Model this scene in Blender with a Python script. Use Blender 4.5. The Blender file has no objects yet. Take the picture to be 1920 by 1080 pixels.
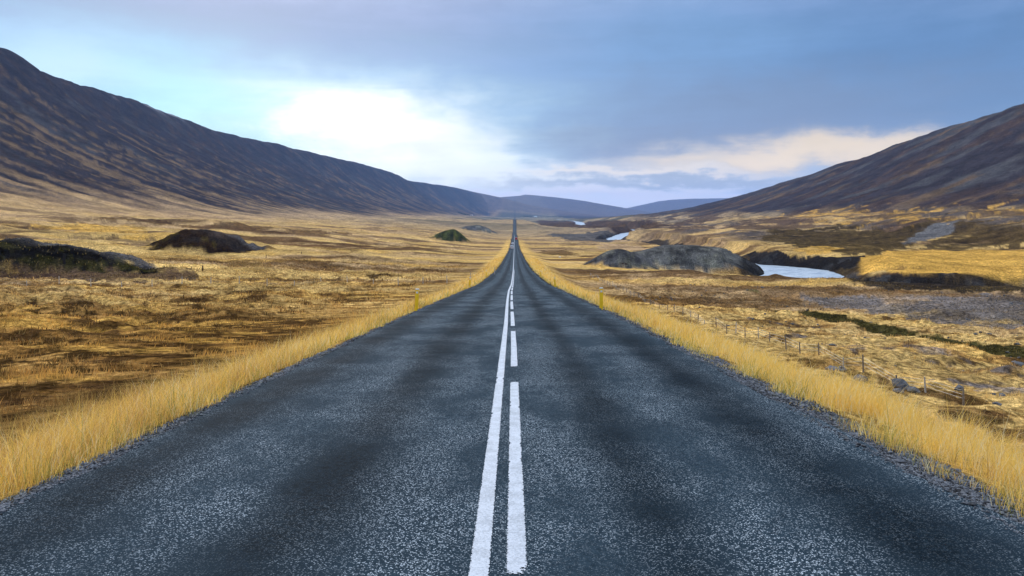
import bpy, bmesh, math, random
import numpy as np
from mathutils import Vector, Matrix
random.seed(7)
C = bpy.context.scene
COL = C.collection
R = math.radians

# ------------------------------------------------------------------ camera
# World origin is the photographer's eye; Y runs down the road, the road lies 1.75 m below.
cam_d = bpy.data.cameras.new("camera"); cam = bpy.data.objects.new("camera", cam_d); COL.objects.link(cam)
FPX, VX, VY = 1400.0, 965.0, 398.0
cam_d.sensor_width = 36; cam_d.lens = FPX / 1920 * 36
cam_d.shift_x = -(VX - 960) / 1920; cam_d.shift_y = -(540 - VY) / 1920
cam_d.clip_start = 0.1; cam_d.clip_end = 60000
cam.location = (0, 0, 0); cam.rotation_euler = (R(90), 0, 0)
C.camera = cam

# ------------------------------------------------------------------ exposure, light and sky
C.view_settings.view_transform = 'Standard'; C.view_settings.look = 'None'
C.view_settings.gamma = 1; C.view_settings.use_curve_mapping = False
EXPO = 0.75
C.view_settings.exposure = EXPO
SUN_EL, SUN_AZ = 27.0, -22.0         # degrees; azimuth from +Y towards +X
sd = bpy.data.lights.new("sun", 'SUN'); sd.energy = 1.5; sd.angle = R(12); sd.color = (1.0, 0.95, 0.87)
sun = bpy.data.objects.new("sun", sd); COL.objects.link(sun)
sdir = Vector((math.sin(R(SUN_AZ)) * math.cos(R(SUN_EL)), math.cos(R(SUN_AZ)) * math.cos(R(SUN_EL)), math.sin(R(SUN_EL))))
sun.rotation_euler = (-sdir).to_track_quat('-Z', 'Y').to_euler()

def s2l(c):
    return tuple(((v / 255) / 12.92 if v / 255 < 0.04045 else ((v / 255 + .055) / 1.055) ** 2.4) for v in c)

W = bpy.data.worlds.new("World"); C.world = W; W.use_nodes = True
nt = W.node_tree; nt.nodes.clear()
class NG:
    """tiny expression builder for shader nodes"""
    def __init__(s, nt): s.nt = nt
    def n(s, t, **k):
        o = s.nt.nodes.new(t)
        for a, b in k.items(): setattr(o, a, b)
        return o
    def put(s, sock, v):
        if isinstance(v, bpy.types.NodeSocket): s.nt.links.new(v, sock)
        elif v is not None: sock.default_value = v
    def m(s, op, a, b=None, c=None, clamp=False):
        o = s.n('ShaderNodeMath', operation=op); o.use_clamp = clamp
        s.put(o.inputs[0], a); s.put(o.inputs[1], b); s.put(o.inputs[2], c)
        return o.outputs[0]
    def mix(s, f, a, b, mode='MIX'):
        o = s.n('ShaderNodeMix', data_type='RGBA', blend_type=mode)
        s.put(o.inputs[0], f); s.put(o.inputs[6], (*a, 1) if isinstance(a, tuple) and len(a) == 3 else a)
        s.put(o.inputs[7], (*b, 1) if isinstance(b, tuple) and len(b) == 3 else b)
        return o.outputs[2]
    def noise(s, vec, scale, detail=4, rough=.55, dist=0):
        o = s.n('ShaderNodeTexNoise'); s.put(o.inputs['Vector'], vec)
        o.inputs['Scale'].default_value = scale; o.inputs['Detail'].default_value = detail
        o.inputs['Roughness'].default_value = rough; o.inputs['Distortion'].default_value = dist
        return o.outputs['Fac']
    def ramp(s, f, lo, hi, a=0., b=1., smooth=True):
        o = s.n('ShaderNodeMapRange'); o.interpolation_type = 'SMOOTHSTEP' if smooth else 'LINEAR'
        s.put(o.inputs[0], f); o.inputs[1].default_value = lo; o.inputs[2].default_value = hi
        o.inputs[3].default_value = a; o.inputs[4].default_value = b
        return o.outputs[0]
    def xyz(s, x, y, z):
        o = s.n('ShaderNodeCombineXYZ'); s.put(o.inputs[0], x); s.put(o.inputs[1], y); s.put(o.inputs[2], z)
        return o.outputs[0]
g = NG(nt)
tc = g.n('ShaderNodeTexCoord'); sp = g.n('ShaderNodeSeparateXYZ'); nt.links.new(tc.outputs['Generated'], sp.inputs[0])
DX, DY, DZ = sp.outputs
az = g.m('MULTIPLY', g.m('ARCTAN2', DX, DY), 57.29578)
el = g.m('MULTIPLY', g.m('ARCSINE', DZ), 57.29578)
# wind-drawn cloud noise, stretched along the horizon
nv = g.xyz(g.m('MULTIPLY', az, .055), g.m('MULTIPLY', el, .22), 0.3)
n1 = g.m('SUBTRACT', g.noise(nv, 1.0, 6, .58, .4), .5)
nv2 = g.xyz(g.m('MULTIPLY', az, .03), g.m('MULTIPLY', el, .42), 4.1)
n2 = g.m('SUBTRACT', g.noise(nv2, 1.0, 5, .6, .3), .5)
nv3 = g.xyz(g.m('MULTIPLY', az, .25), g.m('MULTIPLY', el, .5), 9.1)
n3 = g.m('SUBTRACT', g.noise(nv3, 1.0, 6, .6, .2), .5)
azw = g.m('ADD', az, g.m('ADD', g.m('MULTIPLY', n1, 22), g.m('MULTIPLY', n3, 4)))
elw = g.m('ADD', el, g.m('ADD', g.m('MULTIPLY', n2, 3.4), g.m('MULTIPLY', n3, 3.2)))
def ang(x, y):
    a = math.atan((x - VX) / FPX); e = math.atan((VY - y) / FPX * math.cos(a))
    return math.degrees(a), math.degrees(e)
def blob(cx, cy, rx, ry, rot=0., pw=1.0):
    a0, e0 = ang(cx, cy); ra = math.degrees(rx / FPX); re = math.degrees(ry / FPX); t = R(rot)
    dx = g.m('SUBTRACT', azw, a0); dy = g.m('SUBTRACT', elw, e0)
    u = g.m('ADD', g.m('MULTIPLY', dx, math.cos(t) / ra), g.m('MULTIPLY', dy, math.sin(t) / ra))
    v = g.m('ADD', g.m('MULTIPLY', dx, -math.sin(t) / re), g.m('MULTIPLY', dy, math.cos(t) / re))
    d = g.m('ADD', g.m('MULTIPLY', u, u), g.m('MULTIPLY', v, v))
    if pw != 1.0: d = g.m('POWER', d, pw)
    return g.m('EXPONENT', g.m('MULTIPLY', d, -1.0))
K = 2 ** (-EXPO)
def sc(c, k=1.0): return tuple(v * K * k for v in s2l(c))
# base tone by elevation
ramp = g.n('ShaderNodeValToRGB'); nt.links.new(g.ramp(elw, -2, 90, 0, 1, False), ramp.inputs[0])
cr = ramp.color_ramp
stops = [(-2, (214, 220, 238), 1.5), (1.0, (214, 220, 238), 1.45), (3.5, (182, 203, 232), 1.2), (7, (138, 176, 224), 1), (11, (136, 172, 220), 1),
         (15.5, (152, 172, 214), 1), (24, (186, 204, 232), 1.1), (45, (215, 228, 248), 1.9), (90, (218, 232, 252), 2.3)]
while len(cr.elements) < len(stops): cr.elements.new(0.5)
for e_, (el_, c_, k_) in zip(cr.elements, stops):
    e_.position = (el_ + 2) / 92; e_.color = (*sc(c_, k_), 1)
colr = ramp.outputs[0]
def lay(col, f, c, k=1.0, amt=1.0):
    if amt != 1.0: f = g.m('MULTIPLY', f, amt)
    return g.mix(f, col, sc(c, k))
colr = lay(colr, blob(1750, 120, 420, 190), (84, 130, 184), 1, .9)
colr = lay(colr, blob(1250, 60, 330, 110), (108, 158, 210), 1, .65)
colr = lay(colr, blob(1420, 195, 420, 62, 0), (120, 144, 182), 1, .85)
colr = lay(colr, blob(300, 25, 420, 45), (146, 168, 208), 1, .8)
colr = lay(colr, blob(1250, 262, 330, 40, 3), (124, 146, 186), 1, .95)
colr = lay(colr, blob(410, 205, 360, 90, -8), (160, 228, 255), 1.3, .95)
colr = lay(colr, blob(60, 110, 150, 50), (190, 226, 255), 1.15, .8)
colr = lay(colr, blob(930, 225, 120, 50), (130, 175, 225), 1, .7)
colr = lay(colr, blob(690, 255, 290, 100, -6, 1.1), (206, 242, 255), 1.12, .95)
colr = lay(colr, blob(745, 258, 195, 72, -12, 1.15), (255, 255, 255), 1.3, 1)
colr = lay(colr, blob(620, 215, 120, 40, 0, 1.6), (255, 255, 255), 1.4, .8)
colr = lay(colr, blob(900, 312, 210, 32, -4, 1.5), (238, 248, 255), 1.2, .9)
colr = lay(colr, blob(1455, 290, 200, 26, 3, 1.2), (253, 230, 198), 1.1, .9)
colr = lay(colr, blob(1600, 280, 130, 20, 6, 1.5), (255, 232, 200), 1.08, .75)
colr = lay(colr, blob(1230, 322, 200, 10, 0, 1.5), (240, 226, 210), 1.3, .7)
colr = lay(colr, blob(1210, 342, 300, 11, 0, 1.5), (166, 182, 208), 1, .8)
colr = lay(colr, blob(1080, 366, 330, 12, 0, 1.6), (228, 228, 244), 1.25, .8)
# fine soft mottling of the overcast
mot = g.m('ADD', 1.0, g.m('ADD', g.m('MULTIPLY', n3, .26), g.m('MULTIPLY', n2, .30)))
mm = g.n('ShaderNodeVectorMath', operation='SCALE'); nt.links.new(colr, mm.inputs[0]); nt.links.new(mot, mm.inputs['Scale'])
sky = g.n('ShaderNodeTexSky', sky_type='NISHITA'); sky.sun_disc = False
sky.sun_elevation = R(SUN_EL); sky.sun_rotation = R(SUN_AZ)
b1 = g.n('ShaderNodeBackground'); nt.links.new(sky.outputs[0], b1.inputs[0]); b1.inputs[1].default_value = 0.07
b2 = g.n('ShaderNodeBackground'); nt.links.new(mm.outputs[0], b2.inputs[0]); b2.inputs[1].default_value = 1.0
mx = g.n('ShaderNodeMixShader'); mx.inputs[0].default_value = .9
nt.links.new(b1.outputs[0], mx.inputs[1]); nt.links.new(b2.outputs[0], mx.inputs[2])
wo = g.n('ShaderNodeOutputWorld'); nt.links.new(mx.outputs[0], wo.inputs[0])

# ------------------------------------------------------------------ numeric helpers
def hash2(ix, iy, seed):
    n = (ix.astype(np.int64) * 374761393 + iy.astype(np.int64) * 668265263 + seed * 974711) & 0xffffffff
    n = ((n ^ (n >> 13)) * 1274126177) & 0xffffffff
    n = n ^ (n >> 16)
    return (n & 0xffff) / 65535.0
def vnoise(x, y, seed=0):
    ix = np.floor(x); iy = np.floor(y); fx = x - ix; fy = y - iy
    fx = fx * fx * fx * (fx * (fx * 6 - 15) + 10); fy = fy * fy * fy * (fy * (fy * 6 - 15) + 10)
    a = hash2(ix, iy, seed); b = hash2(ix + 1, iy, seed); c = hash2(ix, iy + 1, seed); d = hash2(ix + 1, iy + 1, seed)
    return (a + (b - a) * fx) * (1 - fy) + (c + (d - c) * fx) * fy
def fbm(x, y, sx, sy=None, oct=4, seed=0, gain=.5):
    """value noise, -1..1, wavelength sx (and sy) metres"""
    sy = sy or sx
    x = x / sx; y = y / sy; s = 0; a = 1; t = 0
    for i in range(oct):
        xr = x * .8 - y * .6; yr = x * .6 + y * .8
        if i == 0: xr, yr = x, y
        s = s + a * (vnoise(xr + 17.3 * i, yr - 9.1 * i, seed + i * 7) * 2 - 1); t += a; a *= gain; x = xr * 2.03; y = yr * 2.03
    return s / t * 1.6
def ss(a, b, x):
    t = np.clip((x - a) / (b - a), 0, 1); return t * t * (3 - 2 * t)
def pchip(xk, yk, x):
    """monotone cubic; yk may be (n, m) -> result (len(x), m)"""
    xk = np.asarray(xk, float); yk = np.asarray(yk, float)
    h = np.diff(xk); d = np.diff(yk, axis=0) / (h[:, None] if yk.ndim == 2 else h)
    m = np.zeros_like(yk); m[0] = d[0]; m[-1] = d[-1]
    a, b = d[:-1], d[1:]
    hh = h[:, None] if yk.ndim == 2 else h
    w1 = 2 * hh[1:] + hh[:-1]; w2 = hh[1:] + 2 * hh[:-1]
    with np.errstate(divide='ignore', invalid='ignore'):
        mm_ = (w1 + w2) / (w1 / a + w2 / b)
    m[1:-1] = np.where(a * b > 0, mm_, 0)
    x = np.clip(x, xk[0], xk[-1]); i = np.clip(np.searchsorted(xk, x) - 1, 0, len(xk) - 2)
    t = (x - xk[i]) / h[i]; hi = h[i]
    if yk.ndim == 2: t = t[:, None]; hi = hi[:, None]
    return ((1 + 2 * t) * (1 - t) ** 2 * yk[i] + t * (1 - t) ** 2 * hi * m[i] + t * t * (3 - 2 * t) * yk[i + 1] + t * t * (t - 1) * hi * m[i + 1])

# ------------------------------------------------------------------ the valley's relief
RY = [-400, -100, 0, 13, 28, 35, 61, 80, 115, 154, 292, 449, 617, 760, 1000, 1250, 1600, 1900, 2150, 2350, 2700, 3100, 4000, 25000]
RH = [9, 4.85, -1.75, -2.6, -3.68, -4.2, -6.15, -7.55, -9.6, -11.8, -17.4, -23, -27.2, -29.3, -34, -38, -37, -30, -21.8, -22.5, -31, -42, -45, -45]
_ry = np.concatenate([np.linspace(-400, 400, 1601), np.linspace(401, 25000, 8000)])
_rh = pchip(RY, RH, _ry)
def road_h(Y): return np.interp(Y, _ry, _rh)

YG = np.concatenate([np.linspace(-400, 400, 161), np.geomspace(410, 22000, 260)])
def prof(*pairs): return pchip([p[0] for p in pairs], [p[1] for p in pairs], YG)
rg = road_h(YG)
ridgeL = prof((-400, 335), (1440, 321), (1600, 293), (1805, 297), (2205, 279), (2475, 269), (3600, 276), (4400, 262), (5000, 243), (5200, 222), (6500, 226), (7500, 185), (9000, -30), (12000, -45), (22000, -45))
footL = prof((-400, 12), (0, 6), (150, 1), (500, 0), (900, -5), (1600, -8), (2500, -12), (5000, -26), (8000, -45), (22000, -45))
ridgeR = prof((-400, 225), (0, 210), (1173, 170), (1659, 128), (2358, 67), (2909, 28), (3446, 3), (4300, -30), (5600, -45), (22000, -45))
benchR = prof((-400, 6), (0, 4), (600, 2.6), (1070, -1.5), (1711, -5), (2500, -11), (3446, -25), (5000, -45), (22000, -45))
KN = []
def knot(x, v): KN.append((x, v))
for x, f in ((-6000, 1.25), (-2500, 1.2), (-1300, 1.09), (-1030, 1.015), (-1000, 1.0), (-850, .66), (-689, .36), (-580, .2), (-482, .09), (-400, .025), (-345, 0)):
    knot(x, footL + f * (ridgeL - footL))
knot(-200, prof((-400, 8), (0, -1), (150, -7), (500, -10), (900, -15), (1600, -20), (2500, -22), (5000, -38), (9000, -45), (22000, -45)))
knot(-100, prof((-400, 4), (0, -3), (150, -10.2), (500, -19), (900, -22.5), (1600, -30), (2150, -24), (2600, -30), (4000, -45), (22000, -45)))
knot(-50, prof((-400, 4), (0, -3.4), (48, -7.1), (84, -9.0), (150, -12), (500, -23), (900, -31), (1600, -36), (2150, -22.5), (2400, -25), (3100, -43), (22000, -45)))
knot(-20, rg - prof((-400, 1.4), (0, 1.4), (48, 1.55), (150, 1.2), (400, .6), (1000, .35), (22000, .3)))
embR = prof((-400, 4.9), (0, 4.9), (50, 4.6), (100, 4.2), (200, 3.5), (400, 1.7), (1000, .8), (22000, .4))
knot(20, rg - embR)
knot(44, prof((-400, -1), (0, -8), (64, -12), (108, -14), (138, -15.4), (237, -18.6), (400, -23.2), (1000, -35), (1436, -38), (2150, -27), (3000, -44), (22000, -45)))
knot(66, prof((-400, -3), (0, -9), (50, -11.7), (97, -13.9), (178, -18), (240, -20.4), (400, -24), (1000, -35.5), (1436, -38), (2150, -34), (3000, -44), (22000, -45)))
knot(97, prof((-400, -6), (0, -10.8), (50, -13), (143, -16.2), (170, -18.0), (200, -20.4), (224, -21.6), (245, -22), (400, -24), (1000, -36), (1436, -38), (2200, -39), (3000, -44), (22000, -45)))
knot(157, prof((-400, -12), (0, -13), (143, -16.4), (170, -18.6), (197, -22.2), (216, -23), (238, -20), (400, -20.5), (600, -22), (1000, -28), (1436, -34), (2200, -41), (5000, -45), (22000, -45)))
knot(273, prof((-400, -16), (0, -19), (400, -19.5), (600, -17.5), (900, -16), (1400, -22), (2000, -33), (5000, -45), (22000, -45)))
knot(327, prof((-400, -4), (0, -6), (480, -5.8), (856, -9.5), (1368, -13.5), (2000, -22), (3446, -37), (5000, -45), (22000, -45)))
knot(409, benchR)
for x, f in ((500, .16), (600, .42), (700, .74), (800, 1.0), (1000, 1.12), (2500, 1.5), (6000, 1.7)):
    knot(x, benchR + f * (ridgeR - benchR))
XK = np.array([k[0] for k in KN], float); VK = np.array([k[1] for k in KN])       # (knots, Y)
XG = np.concatenate([-np.geomspace(6000, 20, 300), np.linspace(-19, 19, 39), np.geomspace(20, 6000, 300)])
TAB = pchip(XK, VK, XG)                                                           # (X, Y)
Lk = ([-400, 2475, 3600, 5000, 5500, 6500, 7500, 9000, 25000], [1000, 1000, 905, 768, 720, 626, 348, 300, 300])
def table(X, Y):
    L = np.interp(Y, *Lk)
    Xn = np.where(X < -20, -20 - (-X - 20) * 980 / (L - 20), X)
    X1 = np.clip(Xn, XG[0], XG[-1]); Y1 = np.clip(Y, YG[0], YG[-1])
    i = np.clip(np.searchsorted(XG, X1) - 1, 0, len(XG) - 2); j = np.clip(np.searchsorted(YG, Y1) - 1, 0, len(YG) - 2)
    a = (X1 - XG[i]) / (XG[i + 1] - XG[i]); b = (Y1 - YG[j]) / (YG[j + 1] - YG[j])
    return (TAB[i, j] * (1 - a) + TAB[i + 1, j] * a) * (1 - b) + (TAB[i, j + 1] * (1 - a) + TAB[i + 1, j + 1] * a) * b, Xn

# embankment cross-section beside the road (drop below road level)
def embank(X, Y):
    er = np.interp(Y, YG, embR) / 4.9
    right = -pchip([3.3, 3.65, 6, 9, 16, 20], [.05, .10, .78, 2.05, 4.8, 4.9], np.clip(X, 3.3, 20))
    right = np.where(X > 3.65, -.1 + (right + .1) * er, right)
    el_ = np.interp(Y, [0, 50, 150, 400, 1000], [1, 1.1, .86, .43, .25])
    left = -pchip([3.4, 3.95, 6, 8, 12, 20], [.05, .12, .85, 1.3, 1.45, 1.4], np.clip(-X, 3.4, 20))
    left = np.where(-X > 3.95, -.12 + (left + .12) * el_, left)
    return np.where(X > 0, right, left)

# river course
RIV = np.array([(520, 20), (380, 110), (260, 178), (195, 210), (158, 217), (124, 229), (104, 250), (107, 280), (121, 315), (124, 345), (117, 380), (119, 430), (128, 500), (141, 650), (148, 800), (142, 900), (128, 985),
                (150, 1120), (214, 1436), (290, 1800), (230, 2500), (300, 3600), (260, 5000)], float)
def smooth_line(P, n=12):
    out = []
    for i in range(len(P) - 1):
        p0 = P[max(i - 1, 0)]; p1 = P[i]; p2 = P[i + 1]; p3 = P[min(i + 2, len(P) - 1)]
        for k in range(n):
            t = k / n
            out.append(.5 * ((2 * p1) + (-p0 + p2) * t + (2 * p0 - 5 * p1 + 4 * p2 - p3) * t * t + (-p0 + 3 * p1 - 3 * p2 + p3) * t ** 3))
    out.append(P[-1]); return np.array(out)
RL = smooth_line(RIV)
def water_h(Y): return np.interp(Y, [0, 200, 230, 300, 350, 600, 985, 1436, 2500, 5000], [-21, -24.3, -24.7, -25.4, -26, -33, -39.5, -42, -46, -47])
def river_w(Y): return np.interp(Y, [0, 215, 240, 265, 320, 360, 600, 985, 1436, 3000], [9, 9, 11, 15, 15, 9, 8, 12, 12, 18])
def river_d(X, Y):
    d = np.full(X.shape, 1e9); wy = np.zeros(X.shape)
    near = (X > -50) & (X < 700) & (Y > -50) & (Y < 5200)
    x = X[near]; y = Y[near]; dd = np.full(x.shape, 1e9); yy = np.zeros(x.shape)
    for (ax, ay), (bx, by) in zip(RL[:-1], RL[1:]):
        vx, vy = bx - ax, by - ay; t = np.clip(((x - ax) * vx + (y - ay) * vy) / (vx * vx + vy * vy), 0, 1)
        q = np.hypot(x - ax - t * vx, y - ay - t * vy); s = q < dd
        dd = np.where(s, q, dd); yy = np.where(s, ay + t * vy, yy)
    d[near] = dd; wy[near] = yy
    return d, wy

def bump(X, Y, cx, cy, rx, ry, h, rot=0, pw=1.0, ws=8, wa=.12, seed=1):
    t = R(rot); dx = X - cx; dy = Y - cy
    u = (dx * math.cos(t) + dy * math.sin(t)) / rx; v = (-dx * math.sin(t) + dy * math.cos(t)) / ry
    d = np.hypot(u, v) + wa * fbm(X, Y, ws, oct=3, seed=seed)
    return h * ss(1.0, 0.0, d) ** pw
def far_ridge(pts, z0, sg, Y, X, floor=-46):
    px = np.array([p[0] for p in pts], float); py = np.array([p[1] for p in pts], float)
    xs = (px - VX) / FPX * z0; hs = (VY - py) / FPX * z0
    top = np.interp(X, xs, hs, left=floor, right=floor)
    d = np.abs(Y - z0) / sg
    return floor + (top - floor) * np.exp(-d ** 1.7)
FAR1 = [(600, 440), (700, 372), (800, 350), (850, 352), (900, 362), (945, 371), (975, 380), (1000, 386), (1040, 392), (1085, 399), (1110, 404)]
FAR2 = [(780, 400), (880, 376), (930, 370), (975, 366), (985, 363.5), (1040, 369), (1100, 377), (1150, 386), (1200, 395), (1235, 402)]
FAR3 = [(1120, 402), (1180, 389), (1235, 377), (1260, 374), (1300, 372), (1380, 371), (1500, 366), (1700, 352), (1900, 380), (2000, 402)]

def H(X, Y, detail=True):
    base, Xn = table(X, Y)
    aX = np.abs(X)
    # relief noise, kept away from the road
    off = ss(9, 60, aX)
    off2 = ss(5, 14, aX)
    amp = np.clip(np.hypot(X, Y) / 250, .30, 1)
    base = base + off * (1.6 * amp * fbm(X, Y, 70, 55, 3, 11) + .9 * amp * fbm(X, Y, 22, 16, 3, 12))
    # hillside gullies running down the slopes
    mL = ss(-430, -720, Xn); mR = ss(450, 620, X)
    base = base + mL * (3.2 * fbm(X * .35 + Y * .2, Y, 260, 90, 4, 21) + 2.2 * fbm(X, Y, 240, 26, 3, 22) + 6 * fbm(X, Y, 420, 420, 3, 27))
    base = base + mR * (3 * fbm(X * .35, Y, 220, 80, 4, 23) + 2 * fbm(X, Y, 170, 24, 3, 24))
    base = base + ss(300, 420, X) * 1.2 * fbm(X, Y, 60, 40, 3, 25)
    # lateral terraces on the right-hand slope
    tr = ss(150, 250, X) * (1 - ss(420, 520, X)) * ss(420, 560, Y)
    base = base + tr * (2.6 * fbm(X + .1 * Y, Y * .25, 28, 60, 3, 26))
    # mounds
    m = bump(X, Y, -124, 150, 56, 17, 7.2, -5, .55, 12, .10, 31)            # black mound, left
    m = m + bump(X, Y, -111, 262, 17, 20, 3.7, 0, .55, 7, .14, 32) + bump(X, Y, -105, 260, 24, 18, 4.2, 0, .9, 7, .2, 38)        # second dark mound
    m = m + bump(X, Y, -150, 330, 60, 26, 4.5, 0, .8, 18, .15, 33)
    m = m + bump(X, Y, -59, 700, 21, 24, 12, 0, 1.1, 16, .1, 34)             # green knoll
    m = m + bump(X, Y, -62, 1300, 38, 40, 10, 0, 1.0, 20, .1, 35)
    m = m + bump(X, Y, -210, 520, 70, 30, 5, 0, .8, 25, .2, 39)
    m = m + bump(X, Y, 77, 305, 44, 25, 8.5, -6, .5, 14, .03, 36)         # gravel mound
    m = m + bump(X, Y, 41, 286, 15, 15, 7.6, 0, .75, 10, .08, 37)
    base = base + m
    if detail:
        near = 1 - ss(150, 420, np.hypot(X, Y))
        hum = fbm(X, Y, 2.6, 1.7, 3, 41); hum2 = fbm(X, Y, 6.5, 4.2, 2, 42)
        gm_ = 1 - .85 * ss(1.25, .9, np.hypot((X - 70) / 50, (Y - 300) / 32))
        base = base + gm_ * near * off2 * (.34 * np.maximum(hum, -.5) + .36 * hum2)
        mid = ss(120, 300, np.hypot(X, Y)) * (1 - ss(1500, 3000, Y)) * off
        base = base + gm_ * mid * .8 * fbm(X, Y, 26, 15, 3, 43)
    # road formation
    e = road_h(Y) + embank(X, Y)
    w = ss(12, 24, aX)
    h = e * (1 - w) + base * w
    # river channel
    d, wy = river_d(X, Y)
    ww = river_w(wy); wl = water_h(wy)
    dn = d + 3.0 * fbm(X, Y, 16, 16, 3, 51)
    x = dn - ww
    bank = wl - .9 + np.where(x > 0, np.minimum(x * .95, 3 + (x - 3) * .5), 0) + np.where(x > 14, (x - 14) * 3, 0)
    h = np.where(d < 200, np.minimum(h, bank), h)
    # distant ranges
    fn = 1 + .0 * X
    nz = 14 * fbm(X, Y, 900, 700, 4, 61)
    h = np.maximum(h, far_ridge(FAR1, 8300, 900, Y, X) + .4 * nz * ss(6500, 7500, Y) - 3)
    h = np.maximum(h, far_ridge(FAR2, 10800, 1200, Y, X) + .5 * nz * ss(9000, 10500, Y) - 3)
    h = np.maximum(h, far_ridge(FAR3, 13200, 1300, Y, X) - 3)
    return h

def ground_at(px, py, zmin=3.5, zmax=16000):
    """world point where the sight line through a photograph pixel meets the ground"""
    z = np.geomspace(zmin, zmax, 2600); X = (px - VX) / FPX * z; ray = (VY - py) / FPX * z
    h = H(X, z, False); k = np.argmax(h >= ray)
    if not (h >= ray).any(): k = len(z) - 1
    return X[k], z[k]
def z_at(x, y): return float(H(np.array([float(x)]), np.array([float(y)]))[0])

# ------------------------------------------------------------------ ground cover colours
GOLD = np.array((.60, .335, .07)); GOLD2 = np.array((.66, .425, .145)); TAN = np.array((.44, .285, .15)); RUST = np.array((.34, .17, .045))
BROWN = np.array((.085, .044, .018)); HEATH = np.array((.095, .058, .043)); GREY = np.array((.15, .135, .13)); SCREE = np.array((.085, .082, .082))
BLACK = np.array((.022, .018, .015)); GREEN = np.array((.09, .10, .03)); SNOW = np.array((.6, .62, .68)); MOUNT = np.array((.036, .030, .034))
SAGE = np.array((.16, .17, .10))
def inpoly(a, l, P):
    c = np.zeros(a.shape, bool); n = len(P)
    for i in range(n):
        (x0, y0), (x1, y1) = P[i], P[(i + 1) % n]
        if y0 == y1: continue
        t = ((y0 > l) != (y1 > l)) & (a < (x1 - x0) * (l - y0) / (y1 - y0) + x0)
        c ^= t
    return c
def patch_poly(pts):
    out = []
    for p in pts:
        x, y = ground_at(*p); out.append((x / y, math.log(y)))
    return out
MOUNDS = [(-124, 150, 56, 17, -5), (-106, 261, 23, 20, 0), (-59, 700, 21, 24, 0), (-62, 1300, 38, 40, 0), (77, 305, 44, 24, -6), (41, 286, 15, 15, 0)]
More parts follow.
